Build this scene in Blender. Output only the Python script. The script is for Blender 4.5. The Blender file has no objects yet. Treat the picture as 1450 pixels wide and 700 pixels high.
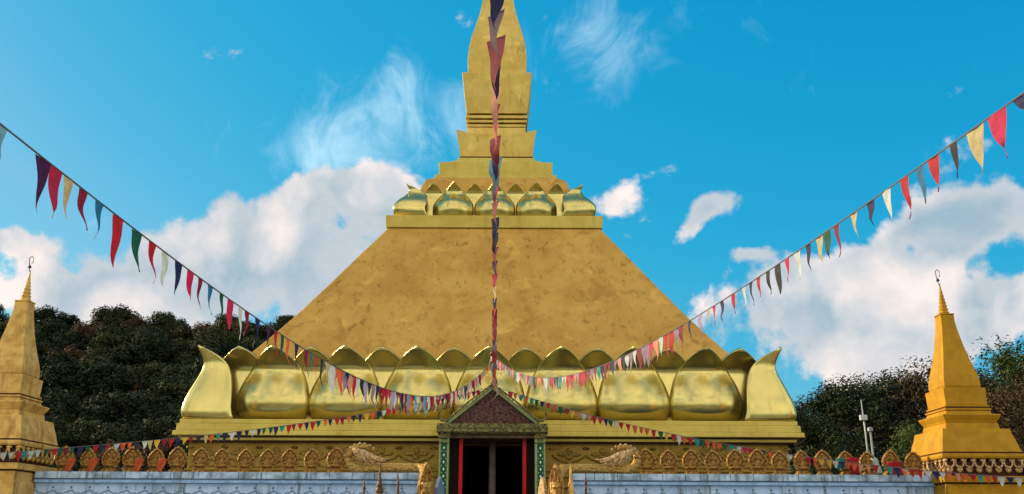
import bpy, bmesh, math, random
from math import sin, cos, pi, radians, sqrt
from mathutils import Vector, Matrix, noise as mnoise
random.seed(7)
SC = bpy.context.scene
COL = SC.collection

# ------------------------------------------------------------------ camera
EYE = 1.7
cd = bpy.data.cameras.new('camera'); cam = bpy.data.objects.new('camera', cd); COL.objects.link(cam)
cd.sensor_width = 36; cd.lens = 36 * 1300 / 1450; cd.clip_end = 3000; cd.clip_start = .1
P, RO = radians(17.5), .0043
w = Vector((0, cos(P), sin(P))); r0 = Vector((1, 0, 0)); u0 = r0.cross(w)
rr = cos(RO) * r0 + sin(RO) * u0; uu = -sin(RO) * r0 + cos(RO) * u0
mt = Matrix((rr, uu, -w)).transposed().to_4x4(); mt.translation = Vector((.4037, 0, EYE)); cam.matrix_world = mt
SC.camera = cam

# ------------------------------------------------------------------ light
SUN = Vector((-.87, .36, .36)).normalized()
sun_el = math.asin(SUN.z); sun_az = math.atan2(SUN.x, SUN.y)
sd = bpy.data.lights.new('sun', 'SUN'); sd.energy = 4.8; sd.angle = radians(.6); sd.color = (1, .78, .48)
so = bpy.data.objects.new('sun', sd); COL.objects.link(so)
so.rotation_euler = SUN.to_track_quat('Z', 'Y').to_euler(); so.location = (-40, 30, 40)
SC.view_settings.view_transform = 'Standard'; SC.view_settings.look = 'None'
SC.view_settings.exposure = 0.6; SC.view_settings.gamma = 1

wd = bpy.data.worlds.new('World'); SC.world = wd; wd.use_nodes = True
nt = wd.node_tree; nt.nodes.clear()


class NB:
    """tiny builder for math on node sockets"""
    def __init__(s, nt): s.nt = nt
    def m(s, op, a, b=None, c=None, clamp=False):
        n = s.nt.nodes.new('ShaderNodeMath'); n.operation = op; n.use_clamp = clamp
        for i, v in enumerate((a, b, c)):
            if v is None: continue
            if isinstance(v, (int, float)): n.inputs[i].default_value = v
            else: s.nt.links.new(v, n.inputs[i])
        return n.outputs[0]
    def node(s, t, **kw):
        n = s.nt.nodes.new(t)
        for k, v in kw.items(): setattr(n, k, v)
        return n
    def l(s, a, b): s.nt.links.new(a, b)
    def sm(s, x, a, b):
        n = s.nt.nodes.new('ShaderNodeMapRange'); n.interpolation_type = 'SMOOTHSTEP'; n.clamp = True
        s.l(x, n.inputs[0]); n.inputs[1].default_value = a; n.inputs[2].default_value = b
        return n.outputs[0]
    def noise(s, vec, scale, detail=6, rough=.55, dist=0.):
        n = s.node('ShaderNodeTexNoise'); n.inputs['Scale'].default_value = scale; n.inputs['Detail'].default_value = detail
        n.inputs['Roughness'].default_value = rough; n.inputs['Distortion'].default_value = dist
        if vec is not None: s.l(vec, n.inputs['Vector'])
        return n.outputs['Fac']
    def mix(s, f, a, b, mode='MIX'):
        n = s.node('ShaderNodeMix'); n.data_type = 'RGBA'; n.blend_type = mode
        for i, v in ((0, f), (6, a), (7, b)):
            if isinstance(v, (int, float)): n.inputs[i].default_value = v
            elif isinstance(v, tuple): n.inputs[i].default_value = (*v, 1) if len(v) == 3 else v
            else: s.l(v, n.inputs[i])
        return n.outputs[2]


b = NB(nt)
tc = b.node('ShaderNodeTexCoord'); D = tc.outputs['Generated']
sep = b.node('ShaderNodeSeparateXYZ'); b.l(D, sep.inputs[0]); X, Y, Z = sep.outputs
deg = 180 / pi
az = b.m('MULTIPLY', b.m('ARCTAN2', X, Y), deg); el = b.m('MULTIPLY', b.m('ARCSINE', Z), deg)


def blob(a, e, sa, se, amp, rot=0.):
    da = b.m('SUBTRACT', az, a); de = b.m('SUBTRACT', el, e)
    c, s_ = cos(radians(rot)), sin(radians(rot))
    p = b.m('DIVIDE', b.m('ADD', b.m('MULTIPLY', da, c), b.m('MULTIPLY', de, s_)), sa)
    q = b.m('DIVIDE', b.m('SUBTRACT', b.m('MULTIPLY', de, c), b.m('MULTIPLY', da, s_)), se)
    r2 = b.m('ADD', b.m('MULTIPLY', p, p), b.m('MULTIPLY', q, q))
    return b.m('MULTIPLY', b.m('EXPONENT', b.m('MULTIPLY', r2, -1.)), amp)


def add(*v):
    o = v[0]
    for x in v[1:]: o = b.m('ADD', o, x)
    return o


# cumulus banks: azimuth, elevation, half widths in degrees, strength, tilt
mask = add(
    blob(-13.5, 19, 6, 3.2, 1.0, 14), blob(-9, 20.5, 3, 2.4, .8), blob(-17.5, 15.2, 8, 3.6, 1.05, 14), blob(-26, 12.8, 9, 2.0, .98), blob(-9, 13, 6, 6, .9),
    blob(-31, 15.6, 4.5, 1.0, .78), blob(6.4, 20., 3.2, 2.6, .95, 15), blob(12.6, 19.8, 3.2, .9, .66, 12), blob(11.6, 18.4, 1.8, .8, .5, 40), blob(8, 17., 2.4, 1.5, .62),
    blob(17, 13.8, 4.0, 2.7, 1.0, 12), blob(23.2, 15.4, 4.6, 1.9, 1.0, 20), blob(29, 17.3, 5, 1.5, 1.0, 4), blob(22, 10, 11, 3.2, .9), blob(26, 14.5, 6, 2.2, .42),
    blob(28.5, 12.3, 5, 1.7, .9, 15), blob(19, 22, 1., .3, .62), blob(15.2, 16.6, 1.3, .5, .62))
back = b.m('MULTIPLY', b.sm(Y, .35, -.35), .74)  # unseen cloud cover added behind the camera to fill the shaded fronts
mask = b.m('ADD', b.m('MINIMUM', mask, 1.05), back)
n1 = b.noise(D, 7.5, 10, .56, .25)
off = b.node('ShaderNodeVectorMath', operation='ADD'); b.l(D, off.inputs[0]); off.inputs[1].default_value = (-.022, 0, .035)
n2 = b.noise(off.outputs[0], 7.5, 5, .5, .25)
nf = b.noise(D, 26, 6, .6, .4)
dens = add(b.m('MULTIPLY', b.m('SUBTRACT', n1, .5), 2.9), b.m('MULTIPLY', b.m('SUBTRACT', nf, .5), .55), b.m('SUBTRACT', mask, .54))
cl = b.sm(dens, -.03, .25)
nl = b.noise(D, 3.2, 3, .5, .3)
lit = b.m('ADD', b.m('ADD', .24, b.m('MULTIPLY', b.m('SUBTRACT', nl, .5), 2.2)), b.m('MULTIPLY', b.m('SUBTRACT', n1, n2), 5.0), clamp=True)
thin = b.sm(dens, .85, .15)
lit = b.m('ADD', b.m('MULTIPLY', lit, .75), b.m('MULTIPLY', thin, .32), clamp=True)
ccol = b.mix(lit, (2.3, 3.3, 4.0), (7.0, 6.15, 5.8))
ccol = b.mix(b.sm(Y, .35, -.35), ccol, b.mix(lit, (7.5, 7.0, 5.8), (17.5, 14.8, 10.6)))  # those added rear clouds are made brighter and warmer as fill light
# wisps
mp = b.node('ShaderNodeMapping'); b.l(D, mp.inputs[0]); mp.inputs['Rotation'].default_value = (0, radians(-28), 0); mp.inputs['Scale'].default_value = (8.5, 6, 4.4)
n3 = b.noise(mp.outputs[0], 1.8, 9, .6, 1.5)
wm = add(blob(-8.5, 25.5, 7, 3.6, .62, 25), blob(6.5, 29.8, 4.5, 3.2, .62), blob(-3.5, 24, 3, 3, .4), blob(-13, 22.5, 5, 1.8, .45))
wisp = b.m('MULTIPLY', b.sm(b.m('ADD', b.m('SUBTRACT', n3, .5), b.m('MULTIPLY', wm, .6)), .12, .78), .58)
sky = b.node('ShaderNodeTexSky', sky_type='NISHITA'); sky.sun_disc = False; sky.sun_elevation = sun_el; sky.sun_rotation = sun_az
sky.air_density = 1.0; sky.dust_density = .6; sky.ozone_density = 2.0
ss = b.node('ShaderNodeSeparateColor'); b.l(sky.outputs[0], ss.inputs[0]); sc = b.node('ShaderNodeCombineColor')
for i, (pw, k) in enumerate(((3., .055), (.557, 1.64), (.3, 3.08))): b.l(b.m('MINIMUM', b.m('MULTIPLY', b.m('POWER', ss.outputs[i], pw), k), (1.3, 6., 7.)[i]), sc.inputs[i]); tint = sc.outputs[0]
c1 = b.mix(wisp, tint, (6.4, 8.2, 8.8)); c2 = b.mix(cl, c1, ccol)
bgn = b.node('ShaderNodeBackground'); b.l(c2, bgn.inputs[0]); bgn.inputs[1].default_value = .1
wo = b.node('ShaderNodeOutputWorld'); b.l(bgn.outputs[0], wo.inputs[0])


# ------------------------------------------------------------------ materials
def mat(name, col, rough=.6, metal=0., col2=None, nscale=3., bump=0., bscale=30., streak=0., streakcol=(.05, .03, .015), detail=6, spec=.14, patch=None, objcoord=True):
    m = bpy.data.materials.new(name); m.use_nodes = True; t = m.node_tree; q = NB(t)
    bs = t.nodes['Principled BSDF']; bs.inputs['Roughness'].default_value = rough; bs.inputs['Metallic'].default_value = metal
    bs.inputs['Specular IOR Level'].default_value = spec
    g = q.node('ShaderNodeTexCoord'); vec = g.outputs['Object']
    c = None
    if col2:
        f = q.sm(q.noise(vec, nscale, detail, .6), .35, .66); c = q.mix(f, col, col2)
    if patch:                                       # repainted / weathered patches and trowel marks
        f = q.m('MULTIPLY', q.sm(q.noise(vec, 1.5, 9, .66, 1.2), .52, .66), .5); c = q.mix(f, c if c else col, patch)
        mp = q.node('ShaderNodeMapping'); q.l(vec, mp.inputs[0]); mp.inputs['Scale'].default_value = (4.5, 4.5, 1.2)
        f = q.m('MULTIPLY', q.sm(q.noise(mp.outputs[0], 1., 6, .7), .58, .66), .6); c = q.mix(f, c, tuple(v * .62 for v in patch))
        f = q.m('MULTIPLY', q.sm(q.noise(vec, 1.9, 5, .6, .5), .56, .72), .45); c = q.mix(f, c, tuple(min(1, v * 1.45) for v in col))
    if streak:
        mp = q.node('ShaderNodeMapping'); q.l(vec, mp.inputs[0]); mp.inputs['Scale'].default_value = (5, 5, .45)
        f = q.m('MULTIPLY', q.sm(q.noise(mp.outputs[0], 1.6, 8, .65), .50, .72), streak)
        c = q.mix(f, c if c else col, streakcol)
    if c: q.l(c, bs.inputs['Base Color'])
    else: bs.inputs['Base Color'].default_value = (*col, 1)
    if bump:
        bn = q.node('ShaderNodeBump'); bn.inputs['Strength'].default_value = bump; bn.inputs['Distance'].default_value = .02
        q.l(q.noise(vec, bscale, 5, .6), bn.inputs['Height']); q.l(bn.outputs[0], bs.inputs['Normal'])
    return m


GOLD_PLASTER = mat('gold_plaster', (.58, .34, .08), .6, .08, (.48, .26, .052), 1.1, .4, 14, .4, (.26, .12, .02), patch=(.32, .155, .024))
GOLD_BAND = mat('gold_band', (.60, .48, .12), .5, .2, (.52, .39, .085), 2.2, .15, 20, .3, (.27, .19, .05))
GOLD_SPIRE = mat('gold_spire', (.70, .52, .15), .5, .2, (.60, .41, .10), 2.0, .2, 20, .3, (.30, .18, .05), patch=(.48, .32, .07))
GOLD_PETAL = mat('gold_petal', (.62, .52, .19), .26, .92, (.54, .47, .17), 1.3, .05, 5, .22, (.30, .19, .05))
GOLD_FRIEZE = mat('gold_frieze', (.36, .23, .045), .5, .15, (.26, .155, .028), 4, .3, 40, .4, (.08, .045, .012))
GOLD_RELIEF = mat('gold_relief', (.36, .24, .05), .5, .15, (.14, .08, .02), 30, .4, 60)
GOLD_SMALL = mat('gold_small_stupa', (.43, .23, .012), .6, .03, (.36, .18, .009), 5, .3, 40, .35, (.20, .09, .02), spec=.15)
GOLD_ORN = mat('gold_ornament', (.50, .28, .07), .5, .2, (.17, .075, .02), 26, .8, 90)
GOLD_PALE = mat('pale_ornament', (.62, .45, .24), .6, .05, (.30, .16, .06), 30, .6, 90)
RUSTY_GOLD = mat('aged_gold', (.72, .46, .14), .6, .08, (.50, .28, .075), 6, .4, 50, .55, (.08, .04, .02))
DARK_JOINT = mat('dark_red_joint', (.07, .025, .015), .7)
BLUE_WALL = mat('pale_blue_paint', (.46, .62, .90), .65, 0, (.34, .50, .80), 3, .3, 40, .95, (.07, .09, .11), patch=(.22, .33, .48))
COPING = mat('stained_coping', (.46, .60, .82), .7, 0, (.20, .28, .38), 5, .4, 40, .98, (.05, .065, .07))
BLUE_TRIM = mat('blue_trim', (.30, .46, .74), .65, 0, (.18, .32, .58), 12, .2, 60, .5, (.08, .1, .14))
BLUE_DARK = mat('blue_dark_motif', (.12, .18, .28), .7)
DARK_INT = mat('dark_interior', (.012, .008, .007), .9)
RED_POST = mat('red_paint', (.52, .012, .012), .4, 0, (.40, .01, .01), 6)
GREY_POST = mat('mauve_grey_post', (.16, .12, .13), .6, 0, (.11, .08, .09), 5)
GREEN_MOS = mat('green_mosaic', (.015, .12, .05), .25, .1, (.01, .06, .03), 22, .3, 60)
MOS_DOT = mat('mirror_dot', (.62, .70, .60), .2, .4)
ORN_OLIVE = mat('olive_gold_carving', (.28, .24, .08), .5, .3, (.06, .05, .03), 26, 1., 60)
TYMP = mat('maroon_tympanum', (.075, .02, .03), .5, .15, (.17, .10, .08), 20, 1., 45)
BRONZE = mat('dark_bronze', (.09, .045, .035), .45, .4, (.16, .09, .05), 18, .5, 60)
GREEN_TRIM = mat('green_trim', (.20, .27, .13), .45, .1, (.32, .33, .16), 14, .4, 50)
CORD = mat('cord', (.13, .12, .12), .8)
WHITE_METAL = mat('white_pole', (.42, .44, .46), .45, .2)
GREY_METAL = mat('grey_pole', (.28, .29, .30), .5, .3)
IRON = mat('black_iron', (.04, .035, .03), .5, .5)
BARK = mat('bark', (.10, .075, .055), .85, 0, (.06, .045, .035), 6, .6, 20)
PAVING = mat('paving', (.34, .31, .27), .8, 0, (.26, .24, .21), .6, .3, 8)
TILE = mat('red_brown_tile', (.035, .014, .008), .6, 0, (.025, .011, .006), 3)
GRASS_M = mat('grass_ground', (.06, .10, .025), .9, 0, (.10, .11, .04), .25, .5, 6)
HILL_M = mat('hill_soil', (.018, .024, .010), .95, 0, (.03, .028, .015), .3)


def leafmat(name, cols):
    m = bpy.data.materials.new(name); m.use_nodes = True; q = NB(m.node_tree); bs = m.node_tree.nodes['Principled BSDF']
    g = q.node('ShaderNodeTexCoord'); n = q.noise(g.outputs['Object'], .9, 3, .6); n2 = q.noise(g.outputs['Object'], 9, 2, .6)
    f = q.m('ADD', q.m('MULTIPLY', n, .6), q.m('MULTIPLY', n2, .4))
    oi = q.node('ShaderNodeObjectInfo'); f = q.m('ADD', f, q.m('MULTIPLY', q.m('SUBTRACT', oi.outputs['Random'], .5), .22))
    rp = q.node('ShaderNodeValToRGB'); q.l(f, rp.inputs[0]); e = rp.color_ramp.elements
    e[0].position = .36; e[0].color = (*cols[0], 1); e[1].position = .66; e[1].color = (*cols[-1], 1)
    for i, c in enumerate(cols[1:-1]):
        x = e.new(.36 + .30 * (i + 1) / (len(cols) - 1)); x.color = (*c, 1)
    q.l(rp.outputs[0], bs.inputs['Base Color']); bs.inputs['Roughness'].default_value = .8
    bs.inputs['Specular IOR Level'].default_value = .12
    return m


LEAF_DARK = leafmat('leaf_dark', [(.008, .016, .006), (.018, .029, .010), (.042, .046, .018)])
LEAF_OLIVE = leafmat('leaf_olive', [(.013, .022, .008), (.034, .045, .016), (.090, .082, .034)])
LEAF_RED = leafmat('leaf_russet', [(.025, .027, .012), (.07, .042, .022), (.13, .078, .045)])
LEAF_GREEN = leafmat('leaf_green', [(.022, .04, .012), (.055, .085, .02), (.12, .14, .04)])

CLOTH = {}
for k, c in {'b': (.16, .34, .48), 'p': (.055, .006, .06), 'c': (.42, .012, .06), 't': (.55, .44, .22), 'm': (.24, .008, .035), 'u': (.02, .16, .33),
             'r': (.48, .008, .02), 'g': (.006, .10, .05), 'w': (.60, .66, .64), 'n': (.012, .015, .09), 'k': (.58, .012, .09), 'o': (.75, .13, .04),
             'd': (.018, .022, .035), 'l': (.42, .34, .58), 'y': (.72, .46, .06), 'e': (.02, .30, .30), 's': (.70, .30, .20), 'q': (.30, .20, .30)}.items():
    c = tuple(v * .78 for v in c)
    m = bpy.data.materials.new('cloth_' + {'b': 'pale_blue', 'p': 'plum', 'c': 'crimson', 't': 'tan', 'm': 'maroon', 'u': 'blue', 'r': 'red', 'g': 'green', 'w': 'white',
        'n': 'navy', 'k': 'pink', 'o': 'orange', 'd': 'charcoal', 'l': 'lilac', 'y': 'yellow', 'e': 'teal', 's': 'salmon', 'q': 'mauve'}[k])
    m.use_nodes = True; t = m.node_tree; q = NB(t); bs = t.nodes['Principled BSDF']; bs.inputs['Roughness'].default_value = .8
    g = q.node('ShaderNodeTexCoord'); cc = q.mix(q.sm(q.noise(g.outputs['Object'], 25, 3), .3, .7), c, tuple(v * .75 for v in c))
    q.l(cc, bs.inputs['Base Color'])
    tr = q.node('ShaderNodeBsdfTranslucent'); q.l(cc, tr.inputs[0])
    mx = q.node('ShaderNodeMixShader'); mx.inputs[0].default_value = .22; q.l(bs.outputs[0], mx.inputs[1]); q.l(tr.outputs[0], mx.inputs[2])
    q.l(mx.outputs[0], t.nodes['Material Output'].inputs[0]); CLOTH[k] = m


# ------------------------------------------------------------------ helpers
def tag(o, label=None, cat=None, group=None, kind=None):
    if label: o['label'] = label
    if cat: o['category'] = cat
    if group: o['group'] = group
    if kind: o['kind'] = kind
    return o


def empty(name, loc=(0, 0, 0), rz=0, parent=None):
    o = bpy.data.objects.new(name, None); COL.objects.link(o); o.location = loc; o.rotation_euler = (0, 0, rz); o.empty_display_size = .2
    if parent: o.parent = parent
    return o


def obj(name, bm, m, parent=None, smooth=False, bevel=0., loc=None, recalc=True):
    if recalc: bmesh.ops.recalc_face_normals(bm, faces=bm.faces[:])
    me = bpy.data.meshes.new(name); bm.to_mesh(me); bm.free()
    if m: me.materials.append(m)
    if smooth:
        for p in me.polygons: p.use_smooth = True
    o = bpy.data.objects.new(name, me); COL.objects.link(o)
    if parent: o.parent = parent
    if loc: o.location = loc
    if bevel:
        md = o.modifiers.new('bevel', 'BEVEL'); md.width = bevel; md.segments = 2; md.limit_method = 'ANGLE'; md.angle_limit = radians(30)
    return o


def copy_tree(o, parent=None):
    c = o.copy(); COL.objects.link(c); c.parent = parent
    for ch in list(o.children): copy_tree(ch, c)
    return c


def box(bm, x0, x1, y0, y1, z0, z1):
    v = [bm.verts.new((x, y, z)) for z in (z0, z1) for y in (y0, y1) for x in (x0, x1)]
    for f in ((0, 2, 3, 1), (4, 5, 7, 6), (0, 1, 5, 4), (2, 6, 7, 3), (0, 4, 6, 2), (1, 3, 7, 5)): bm.faces.new([v[i] for i in f])


def squares(bm, prof, cx=0, cy=0, n=1, cap=True):
    """square rings (half width, z), n segments per side"""
    rings = []
    for s, z in prof:
        pts = []
        for (ax, ay), (bx, by) in (((-1, -1), (1, -1)), ((1, -1), (1, 1)), ((1, 1), (-1, 1)), ((-1, 1), (-1, -1))):
            for i in range(n):
                t = i / n; pts.append((cx + s * (ax + (bx - ax) * t), cy + s * (ay + (by - ay) * t), z))
        rings.append([bm.verts.new(p) for p in pts])
    N = 4 * n
    for a, c in zip(rings, rings[1:]):
        for i in range(N): bm.faces.new((a[i], a[(i + 1) % N], c[(i + 1) % N], c[i]))
    if cap: bm.faces.new(rings[0][::-1]); bm.faces.new(rings[-1])
    return rings


def lathe(bm, prof, cx=0, cy=0, n=12, cap=True):
    rings = [[bm.verts.new((cx + r * cos(2 * pi * i / n), cy + r * sin(2 * pi * i / n), z)) for i in range(n)] for r, z in prof]
    for a, c in zip(rings, rings[1:]):
        for i in range(n): bm.faces.new((a[i], a[(i + 1) % n], c[(i + 1) % n], c[i]))
    if cap: bm.faces.new(rings[0][::-1]); bm.faces.new(rings[-1])


def tube(bm, pts, rad, n=6):
    pts = [Vector(p) for p in pts]; rings = []
    if isinstance(rad, (int, float)): rad = [rad] * len(pts)
    for i, p in enumerate(pts):
        d = (pts[min(i + 1, len(pts) - 1)] - pts[max(i - 1, 0)]).normalized()
        a = d.cross(Vector((0, 0, 1)))
        if a.length < .05: a = d.cross(Vector((0, 1, 0)))
        a.normalize(); c = d.cross(a)
        rings.append([bm.verts.new(p + (a * cos(2 * pi * k / n) + c * sin(2 * pi * k / n)) * rad[i]) for k in range(n)])
    for a, c in zip(rings, rings[1:]):
        for k in range(n): bm.faces.new((a[k], a[(k + 1) % n], c[(k + 1) % n], c[k]))
    bm.faces.new(rings[0][::-1]); bm.faces.new(rings[-1])


def ball(bm, c, r, sx=1, sy=1, sz=1, seg=8):
    m = Matrix.Translation(Vector(c)) @ Matrix.Diagonal((sx, sy, sz, 1))
    bmesh.ops.create_uvsphere(bm, u_segments=seg, v_segments=max(4, seg // 2 + 1), radius=r, matrix=m)


def prism(bm, pts, y0, y1):
    """outline in x,z extruded along y"""
    a = [bm.verts.new((x, y0, z)) for x, z in pts]; c = [bm.verts.new((x, y1, z)) for x, z in pts]
    bm.faces.new(a); bm.faces.new(c[::-1])
    for i in range(len(pts)): j = (i + 1) % len(pts); bm.faces.new((a[j], a[i], c[i], c[j]))


# ------------------------------------------------------------------ ground and terrace
bm = bmesh.new(); bmesh.ops.create_grid(bm, x_segments=1, y_segments=1, size=1500); tag(obj('ground', bm, GRASS_M), kind='structure')
bm = bmesh.new(); box(bm, -9, 9, -6, 13.5, -.2, .004); tag(obj('pavement', bm, PAVING), kind='structure')
TZ = 1.25
bm = bmesh.new(); box(bm, -7.6, 7.6, 13.95, 31, .004, TZ); tag(obj('terrace', bm, TILE), kind='structure')

# ------------------------------------------------------------------ great stupa
DC = 22.1
ST = empty('great_stupa', (0, DC, TZ)); tag(ST, 'huge golden stepped pyramid stupa ringed by lotus petals, tall spire above the doorway', 'stupa')


def part(name, bm, m, smooth=False, bevel=0.):
    o = obj(name, bm, m, ST, smooth, bevel); o.location = (0, 0, -TZ); return o


S = 5.36; DX0, DX1 = -.55, .71                    # door opening in the base
bm = bmesh.new()
box(bm, -S, DX0, -S, -S + .4, TZ, 3.285); box(bm, DX1, S, -S, -S + .4, TZ, 3.285); box(bm, DX0, DX1, -S, -S + .4, 3.26, 3.285)
box(bm, -S, -S + .4, -S + .4, S, TZ, 3.285); box(bm, S - .4, S, -S + .4, S, TZ, 3.285); box(bm, -S + .4, S - .4, S - .4, S, TZ, 3.285)
part('base_wall', bm, GOLD_FRIEZE)
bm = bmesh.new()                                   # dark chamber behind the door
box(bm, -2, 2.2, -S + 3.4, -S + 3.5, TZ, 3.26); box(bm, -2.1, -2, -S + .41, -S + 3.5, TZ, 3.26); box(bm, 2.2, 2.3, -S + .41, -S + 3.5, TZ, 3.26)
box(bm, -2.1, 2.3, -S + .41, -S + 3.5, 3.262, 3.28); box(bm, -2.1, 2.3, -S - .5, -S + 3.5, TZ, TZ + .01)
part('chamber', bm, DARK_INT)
# frieze mouldings and carving
bm = bmesh.new()
for z0, z1, pr in ((2.97 - .17, 2.83, .03), (2.70, 2.735, .045), (2.52, 2.56, .06)):
    box(bm, -S - pr, DX0 - .12, -S - pr, -S - .002, z0, z1); box(bm, DX1 + .12, S + pr, -S - pr, -S - .002, z0, z1)
    for sx in (-1, 1):
        xa, xb = (S + .002, S + pr) if sx > 0 else (-S - pr, -S - .002)
        box(bm, xa, xb, -S - .001, S, z0, z1)
part('moulding', bm, GOLD_FRIEZE, bevel=.006)


def frieze_relief(bm, x0, x1):
    n = round((x1 - x0) / .60); p = (x1 - x0) / n; y = -S
    for i in range(n):
        cx = x0 + (i + .5) * p; cz = 3.10
        for a, (dx, dz, sx, sz) in enumerate(((0, .055, .07, .06), (0, -.05, .07, .055), (-.11, 0, .12, .042), (.11, 0, .12, .042))):
            ball(bm, (cx + dx, y, cz + dz), 1, sx, .022, sz, 10)
        ball(bm, (cx, y - .02, cz), 1, .022, .02, .022, 8)
        for sgn in (-1, 1):
            k = []
            for j in range(9):
                t = j / 8; k.append((cx + sgn * t * p / 2, y - .012, 2.935 + .15 * t ** 1.3 + .012 * sin(t * pi * 2)))
            tube(bm, k, .016, 4)
            tube(bm, [(cx + sgn * p / 2, y - .01, 2.85), (cx + sgn * p * .28, y - .012, 2.885), (cx, y - .01, 2.86)], .009, 4)
            ball(bm, (cx + sgn * p / 2, y, 3.20), 1, .07, .02, .03, 8)


for xa, xb in ((-S + .02, -.98), (1.14, S - .02)): bm = bmesh.new(); frieze_relief(bm, xa, xb); part('relief_carving', bm, GOLD_RELIEF, True)
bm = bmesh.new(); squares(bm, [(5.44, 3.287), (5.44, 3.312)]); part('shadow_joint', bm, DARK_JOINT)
bm = bmesh.new(); squares(bm, [(5.49, 3.314), (5.49, 3.365)]); part('cornice_strip', bm, GOLD_BAND, bevel=.008)
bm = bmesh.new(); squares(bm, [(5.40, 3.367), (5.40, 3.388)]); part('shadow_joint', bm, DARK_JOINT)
bm = bmesh.new(); squares(bm, [(5.605, 3.39), (5.60, 3.475)]); part('ledge', bm, GOLD_BAND, bevel=.012)
bm = bmesh.new(); squares(bm, [(5.56, 3.477), (5.555, 3.60)]); part('ledge', bm, GOLD_BAND, bevel=.012)
bm = bmesh.new(); squares(bm, [(5.52, 3.602), (5.52, 3.685)]); part('ledge', bm, GOLD_BAND, bevel=.012)
# pyramid: slightly hollow flanks
bm = bmesh.new()
pyr = [(4.95, 3.69), (4.86, 4.70), (4.722, 4.914), (4.36, 5.397), (3.985, 5.918), (3.40, 6.807), (2.88, 7.62), (2.40, 8.352)]
squares(bm, pyr, n=6); part('pyramid', bm, GOLD_PLASTER, bevel=.02)
bm = bmesh.new(); squares(bm, [(2.445, 8.355), (2.465, 8.64)]); part('upper_slab', bm, GOLD_BAND, bevel=.012)
bm = bmesh.new(); squares(bm, [(2.0, 8.642), (1.83, 9.3), (1.74, 9.66), (1.66, 9.82), (1.50, 9.94)], n=1); part('rounded_band', bm, GOLD_PLASTER, bevel=.02)
bm = bmesh.new(); squares(bm, [(1.467, 9.942), (1.467, 10.035)]); part('step', bm, GOLD_BAND, bevel=.01)
bm = bmesh.new(); squares(bm, [(1.375, 10.037), (1.38, 10.40)]); part('step', bm, GOLD_BAND, bevel=.01)
bm = bmesh.new(); squares(bm, [(1.13, 10.402), (1.11, 10.55)]); part('step', bm, GOLD_BAND, bevel=.01)
bm = bmesh.new(); squares(bm, [(.97, 10.552), (.95, 10.70)]); part('step', bm, GOLD_BAND, bevel=.01)
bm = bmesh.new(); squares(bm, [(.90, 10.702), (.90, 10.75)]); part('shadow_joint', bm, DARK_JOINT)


def flared_block(z0, z1, s0, s1, horn, n=8):
    bm = bmesh.new(); rings = []; K = 8
    for k in range(K + 1):
        t = k / K; s = s0 + (s1 - s0) * (t ** 2.0) * .8 + (s1 - s0) * .2 * t; z = z0 + (z1 - z0) * t; ring = []
        for (ax, ay), (bx, by) in (((-1, -1), (1, -1)), ((1, -1), (1, 1)), ((1, 1), (-1, 1)), ((-1, 1), (-1, -1))):
            for i in range(n):
                q = i / n; c = abs(2 * q - 1) ** 3.5
                e = 1 + .06 * t * c
                ring.append(bm.verts.new((s * e * (ax + (bx - ax) * q), s * e * (ay + (by - ay) * q), z + horn * c * t * t)))
        rings.append(ring)
    N = 4 * n
    for a, c in zip(rings, rings[1:]):
        for i in range(N): bm.faces.new((a[i], a[(i + 1) % N], c[(i + 1) % N], c[i]))
    bm.faces.new(rings[0][::-1])
    mid = [bm.verts.new((v.co.x * .80, v.co.y * .80, z1 - .12)) for v in rings[-1]]
    for i in range(N): bm.faces.new((rings[-1][i], rings[-1][(i + 1) % N], mid[(i + 1) % N], mid[i]))
    bm.faces.new(mid); return bm


part('flared_block', flared_block(10.752, 11.34, .905, .950, .10), GOLD_SPIRE)
bm = bmesh.new(); squares(bm, [(.74, 11.10), (.74, 11.62)]); part('neck', bm, GOLD_SPIRE, bevel=.008)
for i, (s, z0, z1) in enumerate(((.745, 11.64, 11.71), (.77, 11.75, 11.82), (.79, 11.86, 11.94))):
    bm = bmesh.new(); squares(bm, [(s, z0), (s, z1)]); part('ring_moulding', bm, GOLD_SPIRE, bevel=.01)
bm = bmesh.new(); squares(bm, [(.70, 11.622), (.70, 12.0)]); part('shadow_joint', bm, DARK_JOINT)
bm = bmesh.new(); squares(bm, [(.775, 12.002), (.90, 13.10)]); part('tapered_block', bm, GOLD_SPIRE, bevel=.01)
bm = bmesh.new()
squares(bm, [(.745, 13.102), (.765, 13.35), (.765, 13.62), (.735, 13.95), (.675, 14.30), (.595, 14.62), (.52, 14.94), (.455, 15.25), (.405, 15.6), (.37, 16.0), (.34, 16.5), (.30, 17.2)])
part('bottle_spire', bm, GOLD_SPIRE, bevel=.008)
bm = bmesh.new(); squares(bm, [(.40, 17.202), (.42, 17.32)]); part('spire_cap', bm, GOLD_SPIRE, bevel=.01)
bm = bmesh.new(); pr = []
for i in range(8): z = 17.32 + i * .16; r = .24 - i * .024; pr += [(r * .8, z), (r, z + .06), (r * .78, z + .14)]
lathe(bm, pr + [(.02, 19.3)]); part('ringed_finial', bm, GOLD_SPIRE, True)


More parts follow.
